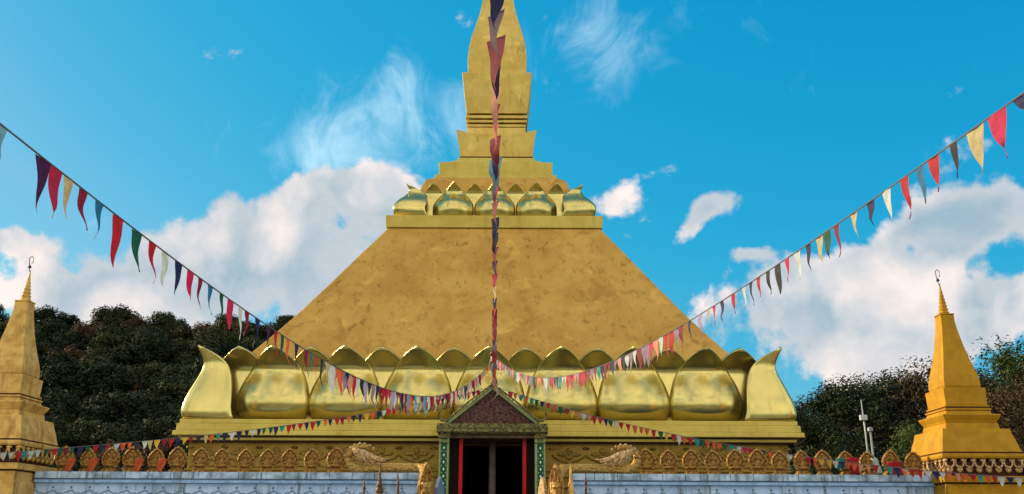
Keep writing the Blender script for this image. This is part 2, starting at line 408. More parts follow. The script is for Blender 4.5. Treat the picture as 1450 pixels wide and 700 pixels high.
# lotus petals --------------------------------------------------------
def petal_mesh(name, hw, H, prof, recess, wrap=False, thick=.045, front=True, wp=None):
    nu, nv = 20, 24; bm = bmesh.new(); g = {}
    wp = wp or [(0, .47), (.12, .5), (.28, .5), (.42, .475), (.56, .435), (.7, .37), (.8, .30), (.88, .22), (.94, .145), (.98, .07), (1, .02)]

    def ip(tab, v):
        for (a, x), (c, y) in zip(tab, tab[1:]):
            if v <= c:
                i = tab.index((a, x)); t = (v - a) / (c - a); h = c - a
                m0 = (y - tab[i - 1][1]) / (c - tab[i - 1][0]) if i > 0 else (y - x) / h
                m1 = (tab[i + 2][1] - x) / (tab[i + 2][0] - a) if i + 2 < len(tab) else (y - x) / h
                return (2*t**3 - 3*t*t + 1) * x + (t**3 - 2*t*t + t) * h * m0 + (3*t*t - 2*t**3) * y + (t**3 - t*t) * h * m1
        return tab[-1][1]
    P_ = {}
    for j in range(nv + 1):
        v = j / nv; wv = ip(wp, v) * 2 * hw; out = ip(prof, v)
        bel = math.exp(-((v - .30) / .20) ** 2)
        for i in range(nu + 1):
            u = -1 + 2 * i / nu; au = abs(u); t = u * wv
            if wrap: y = .60 * hw * 1.9 * (wv / (hw)) * (sqrt(u * u + .05) - .22) - out; t *= .80
            else: y = recess * (au ** 2.2) * (wv / hw) * (1.1 - .5 * v) - out
            # edge rim turned outwards a little
            y -= .022 * hw / .5 * max(0, (au - .88) / .12) ** 2 * max(0, min(1, (v - .08) / .1, (.9 - v) / .25))
            P_[i, j] = Vector((t, y, v * H))
    for j in range(nv + 1):
        for i in range(nu + 1):
            p = P_[i, j]; du = P_[min(i + 1, nu), j] - P_[max(i - 1, 0), j]; dv = P_[i, min(j + 1, nv)] - P_[i, max(j - 1, 0)]
            n = du.cross(dv)
            n = n.normalized() if n.length > 1e-9 else Vector((0, -1, 0))
            g[i, j, 0] = bm.verts.new(p); g[i, j, 1] = bm.verts.new(p - n * thick)
    for j in range(nv):
        for i in range(nu):
            bm.faces.new((g[i, j, 0], g[i + 1, j, 0], g[i + 1, j + 1, 0], g[i, j + 1, 0]))
            bm.faces.new((g[i, j, 1], g[i, j + 1, 1], g[i + 1, j + 1, 1], g[i + 1, j, 1]))
    for i in range(nu):
        bm.faces.new((g[i, 0, 0], g[i, 0, 1], g[i + 1, 0, 1], g[i + 1, 0, 0])); bm.faces.new((g[i, nv, 0], g[i + 1, nv, 0], g[i + 1, nv, 1], g[i, nv, 1]))
    for j in range(nv):
        bm.faces.new((g[0, j, 0], g[0, j + 1, 0], g[0, j + 1, 1], g[0, j, 1])); bm.faces.new((g[nu, j, 0], g[nu, j, 1], g[nu, j + 1, 1], g[nu, j + 1, 0]))
    bmesh.ops.recalc_face_normals(bm, faces=bm.faces[:])
    me = bpy.data.meshes.new(name); bm.to_mesh(me); bm.free(); me.materials.append(GOLD_PETAL)
    for p in me.polygons: p.use_smooth = True
    return me


def place_petals(me_f, me_b, me_c, n_f, pitch, s, z, back_in, corner_s, sides=(0, 1, 3)):
    for side in sides:                            # 0 front, 1 right, 3 left (the back is never seen)
        R = Matrix.Rotation(side * pi / 2, 3, 'Z')
        row = [(k * pitch, 0, me_f) for k in range(-n_f, n_f + 1)] + [((k + .5) * pitch, back_in, me_b) for k in range(-n_f - 1, n_f + 1)]
        for x, inn, me in row:
            o = bpy.data.objects.new('lotus_petal', me); COL.objects.link(o); o.parent = ST
            o.location = R @ Vector((x, -s + inn, 0)) + Vector((0, 0, z - TZ)); o.rotation_euler = (0, 0, side * pi / 2)
    for a in (0, 1, 2, 3):
        ang = pi / 4 + a * pi / 2; R = Matrix.Rotation(ang, 3, 'Z')
        o = bpy.data.objects.new('lotus_petal', me_c); COL.objects.link(o); o.parent = ST
        o.location = R @ Vector((0, -corner_s * sqrt(2), 0)) + Vector((0, 0, z - TZ)); o.rotation_euler = (0, 0, ang)


pf = [(0, -.16), (.08, -.02), (.2, .05), (.34, .03), (.5, -.09), (.60, -.18), (.70, -.24), (.76, -.22), (.82, -.15), (.91, -.035), (1, .085)]
H1 = 1.33
me_f = petal_mesh('lotus_petal', .665, H1, pf, .30)
me_b = petal_mesh('lotus_petal', .665, H1 * 1.0, [(0, -.2), (.3, -.16), (.6, -.22), (.70, -.24), (.76, -.22), (.82, -.15), (.91, -.035), (1, .09)], .08)
pc = [(0, .08), (.1, .12), (.3, .05), (.5, -.08), (.65, -.18), (.76, -.22), (.87, -.17), (1, -.05)]
me_c = petal_mesh('lotus_petal', .74, H1 + .02, pc, .16, wrap=True, wp=[(0, .5), (.2, .48), (.4, .42), (.6, .33), (.8, .22), (.92, .12), (1, .02)])
place_petals(me_f, me_b, me_c, 3, 1.325, 5.43, 3.687, .16, 5.43)
wp2 = [(0, .49), (.12, .50), (.3, .5), (.45, .48), (.6, .41), (.72, .33), (.83, .22), (.92, .12), (1, .02)]
pf2 = [(0, -.02), (.12, .05), (.3, .08), (.5, .0), (.70, -.17), (.82, -.20), (.9, -.14), (1, -.04)]
me_f2 = petal_mesh('lotus_petal', .475, .90, pf2, .30, thick=.03, wp=wp2)
me_b2 = petal_mesh('lotus_petal', .475, .92, [(0, -.10), (.3, -.08), (.7, -.20), (.82, -.20), (.9, -.14), (1, -.02)], .06, thick=.03, wp=wp2)
me_c2 = petal_mesh('lotus_petal', .60, .90, [(0, -.06), (.12, .06), (.3, .10), (.5, -.02), (.72, -.25), (.88, -.34), (1, -.24)], .16, wrap=True, thick=.03, wp=wp2)
place_petals(me_f2, me_b2, me_c2, 1, .96, 2.27, 8.642, .14, 2.24)

# ------------------------------------------------------------------ doorway porch (part of the stupa)
PX, PY = .088, 15.6                                 # centre and front plane
PO = empty('porch', (PX, PY - DC, 0), parent=ST)
def pp(name, bm, m, smooth=False, bevel=0.): return obj(name, bm, m, PO, smooth, bevel, loc=(0, 0, -TZ))
for sx in (-1, 1):
    a, c = (.72, .885) if sx > 0 else (-.885, -.72)
    bm = bmesh.new(); box(bm, a, c, .02, 1.13, TZ, 3.26); box(bm, a - .012 * sx if sx > 0 else a, a + .03, -.015, .04, TZ, 3.26); box(bm, c - .03, c, -.015, .04, TZ, 3.262)
    pp('pilaster', bm, GREEN_TRIM, bevel=.004)
    bm = bmesh.new(); box(bm, a + .032, c - .032, -.004, .018, TZ, 3.18); pp('mosaic_panel', bm, GREEN_MOS)
    bm = bmesh.new()
    for k in range(16):
        ball(bm, ((a + c) / 2, -.008, 3.10 - k * .115), 1, .018, .008, .026, 6)
        for q in (-1, 1): ball(bm, ((a + c) / 2 + q * .035, -.006, 3.045 - k * .115), 1, .008, .006, .011, 6)
    pp('mirror_inlay', bm, MOS_DOT, True)
    bm = bmesh.new(); box(bm, a - .02, c + .02, -.04, .10, 3.262, 3.335); box(bm, a - .01, c + .01, -.03, .1, 3.18, 3.20)
    pp('capital', bm, ORN_OLIVE, bevel=.006)
    x = .53 if sx < 0 else .54
    bm = bmesh.new(); box(bm, sx * x - .032, sx * x + .032, .16, .30, TZ, 3.30); pp('door_post', bm, RED_POST, bevel=.006)
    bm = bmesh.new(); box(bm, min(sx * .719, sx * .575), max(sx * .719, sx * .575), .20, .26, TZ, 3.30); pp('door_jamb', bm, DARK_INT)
bm = bmesh.new(); lathe(bm, [(.065, TZ), (.06, 3.30)], -.01, .75, 16); pp('inner_column', bm, GREY_POST, True)
bm = bmesh.new(); box(bm, -.72, .72, .02, 1.13, 3.27, 3.335); pp('lintel', bm, mat('brown_lintel', (.13, .09, .05), .6, 0, (.08, .05, .03), 8))
bm = bmesh.new(); box(bm, -.90, .90, -.06, .98, 3.337, 3.36); box(bm, -.93, .93, -.10, .98, 3.362, 3.47); box(bm, -.915, .915, -.085, .98, 3.472, 3.50)
for k in range(46): ball(bm, (-.90 + k * .04, -.10, 3.43), 1, .014, .016, .022, 6)
for k in range(46): ball(bm, (-.90 + k * .04, -.06, 3.35), 1, .014, .014, .012, 6)
pp('architrave', bm, ORN_OLIVE)
zb, zt = 3.502, 4.08
bm = bmesh.new(); prism(bm, [(-.70, zb), (.70, zb), (0, zt)], 0., .92)
for k in range(150):                                # dense scroll carving on the gable face
    z = zb + .03 + random.random() ** 1.4 * (zt - zb - .12); hw = .64 * (1 - (z - zb) / (zt - zb)); x = random.uniform(-hw, hw)
    ball(bm, (x, -.002, z), 1, random.uniform(.014, .03), .014, random.uniform(.014, .03), 6)
pp('tympanum', bm, TYMP)
for sx in (-1, 1):
    bm = bmesh.new()
    prism(bm, [(sx * .80, zb + .0), (sx * .72, zb), (0, zt - .01), (0, zt + .075)][::sx], -.06, .95)
    pp('roof_slope', bm, GREEN_TRIM, bevel=.006)
    bm = bmesh.new(); tube(bm, [(sx * .80, -.08, zb + .02), (sx * .42, -.085, zb + .345), (0, -.085, zt + .085)], .016, 6)
    for k in range(13):
        t = k / 13 + .04; tube(bm, [(sx * .80 * (1 - t), -.08, zb + .03 + t * .60), (sx * (.80 * (1 - t) + .012), -.08, zb + .075 + t * .60)], [.013, .003], 4)
    pp('barge_board', bm, ORN_OLIVE)
    bm = bmesh.new(); tube(bm, [(sx * .74, -.06, zb + .05), (sx * .84, -.07, zb + .05), (sx * .90, -.07, zb + .10), (sx * .90, -.07, zb + .17), (sx * .86, -.07, zb + .22)], [.03, .03, .026, .018, .004], 6)
    pp('eave_horn', bm, ORN_OLIVE, True)
bm = bmesh.new(); lathe(bm, [(.035, zt + .05), (.045, zt + .12), (.02, zt + .18), (.03, zt + .24), (.014, zt + .30), (.010, zt + .52), (.016, zt + .55), (.003, zt + .60)], 0, -.02, 8)
pp('roof_finial', bm, ORN_OLIVE, True)


# ------------------------------------------------------------------ small corner stupas
def corner_stupa(x, y, dz, label, mlev):
    t = empty('corner_stupa', (x, y, 0)); tag(t, label, 'stupa', 'small stupas on the wall corners')
    def q(name, prof, m=mlev, n=1, bev=.006):
        bm = bmesh.new(); squares(bm, [(s, z + dz) for s, z in prof], n=n); return obj(name, bm, m, t, False, bev)
    q('pillar', [(.60, -dz), (.60, 2.30), (.575, 2.31), (.575, 2.44)])
    q('dark_joint', [(.56, 2.442), (.56, 2.462)], DARK_JOINT, bev=0)
    q('pillar_cap', [(.62, 2.464), (.63, 2.55)])
    q('petal_band_core', [(.50, 2.552), (.53, 2.76)], DARK_JOINT, bev=0)
    bm = bmesh.new()
    for s in range(4):
        R = Matrix.Rotation(s * pi / 2, 3, 'Z')
        for k in range(8):
            xx = -.49 + k * .14
            b2 = bmesh.new(); ball(b2, (xx, -.545, 2.65 + dz), 1, .046, .03, .05, 10)
            ball(b2, (xx + .07, -.55, 2.775 + dz), 1, .05, .03, .022, 8)
            tube(b2, [(xx - .065, -.56, 2.77 + dz), (xx - .05, -.57, 2.70 + dz), (xx, -.575, 2.66 + dz), (xx + .05, -.57, 2.70 + dz), (xx + .065, -.56, 2.77 + dz)], .014, 4)
            for v in b2.verts: v.co = R @ v.co
            me = bpy.data.meshes.new('tmp'); b2.to_mesh(me); b2.free(); bm.from_mesh(me); bpy.data.meshes.remove(me)
    obj('petal_band', bm, GOLD_PALE if x > 0 else mlev, t, True)
    q('moulding', [(.585, 2.80), (.60, 2.83), (.595, 2.87)])
    q('dark_joint', [(.565, 2.872), (.565, 2.892)], DARK_JOINT, bev=0)
    q('sloped_base', [(.575, 2.894), (.563, 2.93), (.535, 3.06), (.515, 3.12), (.505, 3.16), (.492, 3.23), (.485, 3.235)])
    q('step', [(.40, 3.237), (.392, 3.30), (.385, 3.33)])
    q('cornice', [(.375, 3.332), (.385, 3.36), (.41, 3.40), (.432, 3.442), (.425, 3.455)])
    q('cove', [(.345, 3.457), (.335, 3.50), (.325, 3.52)], n=1)
    q('thin_moulding', [(.345, 3.522), (.345, 3.55)])
    q('dark_joint', [(.318, 3.552), (.318, 3.572)], DARK_JOINT, bev=0)
    q('moulding', [(.33, 3.574), (.33, 3.60)])
    q('block', [(.308, 3.602), (.318, 3.86)])
    q('bottle_body', [(.262, 3.862), (.275, 3.90), (.270, 4.00), (.255, 4.08), (.234, 4.17), (.208, 4.28), (.183, 4.40), (.160, 4.53), (.138, 4.67), (.120, 4.80), (.106, 4.93), (.104, 5.03)])
    q('top_slab', [(.113, 5.032), (.113, 5.052)])
    bm = bmesh.new(); pr = [(.075, 5.052 + dz)]
    for i in range(7): z = 5.06 + i * .055 + dz; r = .080 - i * .0092; pr += [(r, z + .01), (r, z + .028), (r * .74, z + .045)]
    lathe(bm, pr + [(.006, 5.56 + dz)], n=12); obj('ringed_finial', bm, mlev, t, True)
    bm = bmesh.new()
    tube(bm, [(0, 0, 5.50 + dz), (-.03, 0, 5.62 + dz), (-.045, 0, 5.76 + dz)], .006, 5)
    tube(bm, [(-.045, 0, 5.76 + dz), (-.01, 0, 5.79 + dz), (.02, 0, 5.76 + dz), (.022, 0, 5.69 + dz), (0, 0, 5.67 + dz)], .006, 5)
    lathe(bm, [(.03, 5.60 + dz), (.018, 5.63 + dz), (.004, 5.65 + dz)], -.02, 0, 8)
    obj('iron_hook', bm, IRON, t)
    return t


corner_stupa(7.20, 14.08, 0., 'small yellow gold stupa glowing in sunlight at the right end of the wall', GOLD_SMALL)
corner_stupa(-7.20, 13.95, .12, 'small weathered brownish gold stupa at the left end of the wall', RUSTY_GOLD)

# ------------------------------------------------------------------ front wall with stair opening
YW, ZW = 13.9, 2.585


def wall(x0, x1, label, stair_x):
    t = empty('boundary_wall', ((x0 + x1) / 2, YW, 0)); tag(t, label, 'wall'); cx = (x0 + x1) / 2; a, c = x0 - cx, x1 - cx
    bm = bmesh.new(); box(bm, a, c, .03, .40, 0, ZW - .16); obj('wall_body', bm, BLUE_WALL, t)
    bm = bmesh.new()
    n = max(1, round((c - a) / .33))
    for i in range(n):                              # coping blocks with open joints
        p0 = a + (c - a) * i / n + .004; p1 = a + (c - a) * (i + 1) / n - .004; j = random.uniform(-.004, .004)
        box(bm, p0, p1, -.04 + j, .44, ZW - .095, ZW)
    obj('coping', bm, COPING, t, bevel=.006)
    bm = bmesh.new(); box(bm, a, c, -.02, .42, ZW - .113, ZW - .097); obj('shadow_joint', bm, BLUE_DARK, t)
    bm = bmesh.new(); box(bm, a, c, -.03, .43, ZW - .158, ZW - .115); obj('moulding', bm, BLUE_TRIM, t, bevel=.006)
    bm = bmesh.new(); n = round((c - a) / .27); p = (c - a) / n
    for i in range(n):
        m0 = a + (i + .5) * p
        pts = [(m0 - p / 2 + p * k / 10, .026, ZW - .26 - .05 * sin(pi * k / 10) + .008 * sin(pi * 6 * k / 10)) for k in range(11)]
        tube(bm, pts, .007, 5)
    obj('arch_relief', bm, BLUE_DARK, t)
    bm = bmesh.new()
    for i in range(n + 1): ball(bm, (a + i * p, .026, ZW - .222), 1, .017, .012, .017, 8)
    obj('stud_relief', bm, BLUE_DARK, t, True)
    bm = bmesh.new(); box(bm, a, c, .0, .03, 2.05, 2.10); obj('moulding', bm, BLUE_TRIM, t)
    return t


wall(-6.59, -.93, 'pale blue painted wall topped by leaf finials, left of the doorway', -.93)
wall(1.30, 6.62, 'pale blue painted wall topped by leaf finials, right of the doorway', 1.30)
bm = bmesh.new()                                    # stair up to the door
for i in range(7): box(bm, -.80, 1.10, 12.3 + i * .24, 14.4, i * .178 + (.004 if i == 0 else 0), (i + 1) * .178)
tag(obj('stairway', bm, PAVING), 'pale stone steps rising through the wall opening to the doorway', 'stairs')


# leaf shaped finials ---------------------------------------------------
def finial():
    t = empty('leaf_finial')
    bm = bmesh.new(); box(bm, -.11, .11, -.07, .07, 0, .035); box(bm, -.085, .085, -.055, .055, .037, .06); obj('plinth', bm, GOLD_ORN, t, bevel=.005)
    out = []
    for k in range(33):
        a = -.5 * pi * .78 + (k / 32) * (pi + .5 * pi * .56 * 2)
        a = radians(-62) + radians(304) * k / 32
        rx, rz = .138, .150; x, z = rx * cos(a), .20 + rz * sin(a)
        if sin(a) > 0: z += .035 * (sin(a) ** 8)
        out.append((x, z))
    bm = bmesh.new(); prism(bm, out, -.022, .022); obj('leaf_slab', bm, GOLD_ORN, t, bevel=.006)
    bm = bmesh.new(); tube(bm, [(x * .93, -.028, .20 + (z - .20) * .93) for x, z in out], .016, 6)
    tube(bm, [(x * .70, -.026, .195 + (z - .20) * .72) for x, z in out], .009, 5)
    for x, z in out[2:-2:2]: ball(bm, (x * 1.0, -.02, .20 + (z - .20) * 1.0), .017, seg=6)
    obj('rim', bm, GOLD_PALE if False else GOLD_ORN, t, True)
    bm = bmesh.new(); tube(bm, [(x * .815, -.023, .197 + (z - .20) * .83) for x, z in out], .009, 5); obj('groove_shade', bm, DARK_JOINT, t)  # dark line coloured in for the shade of the recess inside the rim
    bm = bmesh.new()                                # seated figure in relief
    ball(bm, (0, -.035, .115), 1, .088, .035, .026, 10); ball(bm, (0, -.035, .175), 1, .045, .03, .055, 10)
    for s in (-1, 1):
        tube(bm, [(s * .035, -.035, .21), (s * .062, -.042, .165), (s * .02, -.055, .135)], .013, 5)
        tube(bm, [(s * .03, -.045, .12), (s * .085, -.05, .105), (s * .03, -.06, .10)], .014, 5)
    ball(bm, (0, -.038, .25), 1, .024, .026, .03, 8); tube(bm, [(0, -.035, .27), (0, -.03, .335)], [.014, .003], 6)
    obj('seated_relief', bm, GOLD_ORN, t, True)
    return t


fx = [83, 115, 148, 180, 212, 245, 278, 310, 342, 374, 406, 438, 470]
proto = finial(); first = True
LX = [-6.24 + .3355 * i for i in range(13)]; RX = [2.43 + .3295 * i for i in range(13)]
for side, xs in (('left', LX), ('right', RX)):
    for i, x in enumerate(xs):
        o = proto if first else copy_tree(proto); first = False
        o.location = (x + random.uniform(-.008, .008), YW + .12, ZW + .001); o.rotation_euler = (0, random.uniform(-.06, .06), random.uniform(-.2, .2))
        s = random.uniform(.88, .97); o.scale = (s, s, s)
        ordn = ['nearest', 'second', 'third', 'fourth', 'fifth', 'sixth', 'seventh', 'eighth', 'ninth', 'tenth', 'eleventh', 'twelfth', 'thirteenth']
        k = i if side == 'left' else 12 - i
        lb = 'gold leaf finial with seated relief, %s%s the %s corner stupa' % (ordn[k], ' to' if k == 0 else ' from', side)
        tag(o, lb, 'finial', 'leaf finials along the left wall' if side == 'left' else 'leaf finials along the right wall')


# nagas on the wall ends -------------------------------------------------
SCALE = mat('gold_scales', (.52, .34, .10), .5, .25, (.40, .22, .06), 20)
nt2 = SCALE.node_tree; q2 = NB(nt2); vo = q2.node('ShaderNodeTexVoronoi'); vo.inputs['Scale'].default_value = 30
tcx = q2.node('ShaderNodeTexCoord'); q2.l(tcx.outputs['Object'], vo.inputs['Vector']); bn = q2.node('ShaderNodeBump'); bn.inputs['Strength'].default_value = .9; bn.inputs['Distance'].default_value = .03; bn.invert = True
q2.l(vo.outputs['Distance'], bn.inputs['Height']); q2.l(bn.outputs[0], nt2.nodes['Principled BSDF'].inputs['Normal'])


def naga(xe, d, label):
    """xe: where the tail curl sits; d=+1 body runs towards +x"""
    t = empty('naga_balustrade', (xe, YW + .12, ZW)); tag(t, label, 'serpent statue')
    bm = bmesh.new(); pts = []; rad = []
    for k in range(12):                             # tail curl
        a = radians(60 + 205 * k / 11); pts.append((d * (.17 + .20 * cos(a)), 0, .23 + .17 * sin(a))); rad.append(.035 + .035 * k / 11)
    for x in (.30, .5, .7, .9, 1.05): pts.append((d * x, 0, .085)); rad.append(.066)
    for x, y, z in ((1.14, -.10, .05), (1.2, -.3, -.12), (1.23, -.55, -.34), (1.24, -.8, -.5), (1.24, -1.0, -.48), (1.24, -1.12, -.34), (1.24, -1.15, -.18)): pts.append((d * x, y, z)); rad.append(.085)
    # smooth the path
    P2 = []; R2 = []
    for i in range(len(pts) - 1):
        for s in range(3):
            f = s / 3; P2.append(Vector(pts[i]).lerp(Vector(pts[i + 1]), f)); R2.append(rad[i] + (rad[i + 1] - rad[i]) * f)
    P2.append(Vector(pts[-1])); R2.append(rad[-1])
    for _ in range(3): P2 = [P2[0]] + [(P2[i - 1] + P2[i] * 2 + P2[i + 1]) / 4 for i in range(1, len(P2) - 1)] + [P2[-1]]
    tube(bm, P2, R2, 12); obj('body', bm, SCALE, t, True)
    bm = bmesh.new()                                # flame crest of feathers
    for k in range(9):
        f = k / 8; base = Vector((d * (.06 + .16 * f), -.09 - .015 * (k % 2), .36 - .04 * f)); L = .21 + .19 * f
        ang = radians(-78 + 62 * f)
        pp_ = [base + Vector((d * L * s * cos(ang + (.7 - .9 * f) * (1 - s) * 1.), -.01 * sin(s * pi), L * s * sin(ang + (.5) * (s - 1)))) for s in [j / 6 for j in range(7)]]
        tube(bm, pp_, [.02, .036, .038, .034, .026, .016, .003], 6)
    for k in range(11):
        a = radians(40 + 190 * k / 10); c = Vector((d * (.17 + .23 * cos(a)), -.03, .23 + .20 * sin(a)))
        ball(bm, c, .024, seg=6)
    obj('flame_crest', bm, GOLD_PALE, t, True)
    bm = bmesh.new()                                # hood: upright pointed fan turned to the steps
    o2 = [(-.085, -.62), (-.12, -.30), (-.10, -.12), (-.05, .02), (0, .10), (.05, .03), (.10, -.12), (.12, -.30), (.085, -.62)]
    prism(bm, o2, -.03, .03)
    for k in range(-2, 3): tube(bm, [(k * .03, -.035, -.6), (k * .042, -.045, -.25), (k * .018, -.035, .03)], [.016, .02, .006], 6)
    for v in bm.verts:
        p = v.co.copy(); a = d * radians(38); v.co = Vector((d * 1.24 + p.x * cos(a) - p.y * sin(a), -1.12 + p.x * sin(a) + p.y * cos(a), p.z - .02))
    obj('hood', bm, GOLD_ORN, t)
    bm = bmesh.new(); prism(bm, [(x * .8, z * .8 - .18) for x, z in o2], -.025, .025)
    for v in bm.verts:
        p = v.co.copy(); a = d * radians(60); v.co = Vector((d * 1.42 + p.x * cos(a) - p.y * sin(a), -1.0 + p.x * sin(a) + p.y * cos(a), p.z))
    obj('side_hood', bm, GOLD_PALE if d < 0 else BLUE_DARK, t)
    bm = bmesh.new()
    for s in (-1, 1): ball(bm, (d * 1.24 + s * .03, -1.17, -.26), .018, seg=6)
    tube(bm, [(d * 1.24, -1.15, -.32), (d * 1.24, -1.26, -.34), (d * 1.24, -1.32, -.30)], [.07, .05, .02], 8)
    obj('head', bm, GOLD_ORN, t, True)
    return t


naga(-2.00, 1, 'scaly golden serpent balustrade with curled crest, left of the doorway')
naga(2.26, -1, 'scaly golden serpent balustrade with curled crest, right of the doorway')


# slender pinnacles by the steps -----------------------------------------
def pinnacle(x, y, top, label, m, sc=1.):
    t = empty('pinnacle', (x, y, 0)); tag(t, label, 'pinnacle', 'slender pinnacles beside the steps')
    bm = bmesh.new(); squares(bm, [(.12, 0), (.12, .1), (.075, .12), (.075, top - .62), (.10, top - .60), (.10, top - .55)]); obj('post', bm, m, t, bevel=.006)
    bm = bmesh.new(); z = top - .548; pr = [(.085 * sc, z)]
    for i in range(5): r = (.08 - i * .014) * sc; pr += [(r, z + .02), (r * 1.15, z + .035), (r * .7, z + .075)]; z += .075
    pr += [(.016, z + .03), (.018, z + .05), (.003, top)]
    lathe(bm, pr, n=8); obj('spire', bm, m, t, True)
    return t


pinnacle(-1.38, 12.85, 2.64, 'dark bronze pinnacle before the blue wall, taller one left of the steps', BRONZE)
pinnacle(-1.58, 12.8, 2.44, 'short dark bronze pinnacle before the blue wall, farthest left of the steps', BRONZE, .75)
pinnacle(-1.14, 12.95, 2.50, 'dark brown pinnacle close beside the left serpent hood', BRONZE, .8)
pinnacle(1.22, 12.9, 2.66, 'brown gold pinnacle close beside the right serpent hood', RUSTY_GOLD, .9)
pinnacle(1.42, 12.85, 2.52, 'thin dark pinnacle in front of the right blue wall end', BRONZE, .6)


# ------------------------------------------------------------------ bunting
def flag_mesh(bm, W, L, d, lean, curl, twist, tail=.25, seg=9, base=0.):
    """pennant hanging below the cord; d = unit vector along the cord (horizontal part)"""
    d = Vector((d.x, d.y, 0)).normalized(); nrm = Vector((-d.y, d.x, 0)); ph = random.uniform(0, 6); g = []
    for j in range(seg + 1):
        v = j / seg; wv = W * max(.03, (1 - v / (1 - tail * .5)) ** .62 if v < 1 - tail * .5 else .03) * (.5 if j else .5)
        a = base + twist * v; dd = d * cos(a) + nrm * sin(a)
        c = d * (lean * L * v * v + curl * L * .10 * sin(ph + v * 5) * v) + nrm * (curl * L * .12 * sin(ph * 1.7 + v * 6) * v) - Vector((0, 0, L * v))
        row = []
        for k in (-1, 0, 1): row.append(bm.verts.new(c + dd * wv * k + nrm * (.006 if k == 0 else 0) * sin(v * 9 + ph)))
        g.append(row)
    for j in range(seg):
        for k in range(2): bm.faces.new((g[j][k], g[j][k + 1], g[j + 1][k + 1], g[j + 1][k]))


def bunting(name_lab, A, B, sag, asy, flags, dense, palette, step, size, lean, group='pennant strings', tmax=1.06, twist=.5, base=0., wide=1.):
    A, B = Vector(A), Vector(B)

    def pt(t):
        p = A + (B - A) * t; p.z -= sag * 4 * t * (1 - t) * (1 + (asy - 1) * (1 - 2 * t)); return p
    t0 = empty('pennant_string', A); tag(t0, name_lab, 'bunting', group)
    bm = bmesh.new(); tube(bm, [pt(i / 80 * tmax) - A for i in range(81)], .0045, 5); obj('cord', bm, CORD, t0)
    L = list(flags)
    if dense:
        t = dense[0]; ln = (pt(dense[0]) - pt(dense[0] - .001)).length / .001
        while t > dense[1]:
            c = random.choice(palette); L.append((t, c, size[0] * random.uniform(.75, 1.15), size[1] * random.uniform(.8, 1.15))); ln = (pt(t) - pt(t - .001)).length / .001
            t -= step * random.uniform(.8, 1.25) / ln
    extra = bmesh.new() if len(L) > 100 else None
    for i, (t, c, W_, H_) in enumerate(L):
        H_ *= .90
        p = pt(t) - A; d = (pt(t + .002) - pt(t - .002))
        if i >= 100:
            b2 = bmesh.new(); flag_mesh(b2, W_, H_, d, lean, 1, random.uniform(-twist, twist))
            for v in b2.verts: v.co += p + Vector((0, 0, -.002))
            me = bpy.data.meshes.new('tmp'); b2.to_mesh(me); b2.free(); extra.from_mesh(me); bpy.data.meshes.remove(me); continue
        bm = bmesh.new(); flag_mesh(bm, W_ * wide, H_, d, lean * random.uniform(.2, 1.8), random.uniform(.2, .85), random.uniform(-twist, twist), random.uniform(.05, .5), base=base * random.uniform(.6, 1.1))
        o = obj('pennant', bm, CLOTH[c], t0, True, recalc=False); o.location = p - Vector((0, 0, .002))
    if extra: o = obj('pennant_row', extra, CLOTH['s'], t0, True, recalc=False); o['kind'] = 'stuff'
    return t0


FL = [(0.998, 'b', 0.101, 0.208), (0.9715, 'p', 0.085, 0.287), (0.9635, 'c', 0.068, 0.261), (0.9555, 't', 0.06, 0.216), (0.9455, 'm', 0.052, 0.211), (0.934, 'u', 0.053, 0.21), (0.92, 'r', 0.073, 0.297), (0.9045, 'g', 0.075, 0.233), (0.891, 'r', 0.058, 0.24), (0.8795, 'w', 0.06, 0.218), (0.8665, 'n', 0.065, 0.212), (0.8545, 'k', 0.059, 0.188), (0.844, 'm', 0.043, 0.205), (0.833, 'u', 0.052, 0.196), (0.82, 'g', 0.04, 0.224), (0.809, 'k', 0.064, 0.21), (0.7965, 'w', 0.051, 0.234), (0.788, 'm', 0.057, 0.181), (0.7735, 'n', 0.063, 0.224), (0.757, 'p', 0.055, 0.221), (0.7465, 'r', 0.046, 0.184), (0.7365, 'g', 0.042, 0.177), (0.7275, 'o', 0.047, 0.2), (0.713, 'n', 0.065, 0.227), (0.696, 'm', 0.067, 0.188), (0.687, 'u', 0.039, 0.202), (0.6775, 'k', 0.04, 0.205), (0.6665, 'n', 0.046, 0.255)]
FR = [(0.995, 'n', 0.079, 0.091), (0.9825, 'k', 0.088, 0.245), (0.9705, 't', 0.085, 0.246), (0.958, 'd', 0.04, 0.208), (0.9455, 'r', 0.065, 0.207), (0.9365, 'u', 0.042, 0.219), (0.926, 'r', 0.052, 0.246), (0.913, 'w', 0.055, 0.187), (0.9005, 'n', 0.056, 0.161), (0.887, 't', 0.05, 0.174), (0.872, 'm', 0.045, 0.212), (0.863, 'g', 0.062, 0.187), (0.856, 't', 0.055, 0.194), (0.845, 'n', 0.045, 0.19), (0.834, 'w', 0.056, 0.212), (0.823, 'k', 0.047, 0.189), (0.8125, 'd', 0.058, 0.221), (0.8015, 'd', 0.04, 0.178), (0.79, 'r', 0.042, 0.153), (0.7805, 'n', 0.042, 0.185), (0.7715, 'w', 0.04, 0.178), (0.757, 'r', 0.045, 0.162), (0.741, 'n', 0.045, 0.177), (0.7295, 'k', 0.042, 0.181), (0.721, 't', 0.04, 0.151), (0.7075, 'l', 0.055, 0.187), (0.69, 'n', 0.05, 0.181)]
PAL = 'rmnokswbdqslwrmnt'
bunting('pennants rising steeply from the gable to the upper left of the sky', (.077, 15.4, 4.548), (-1.767, 3.5, 3.358), .824, 1.236, FL, (.655, .02), PAL, .106, (.105, .23), -.14, wide=1.38)
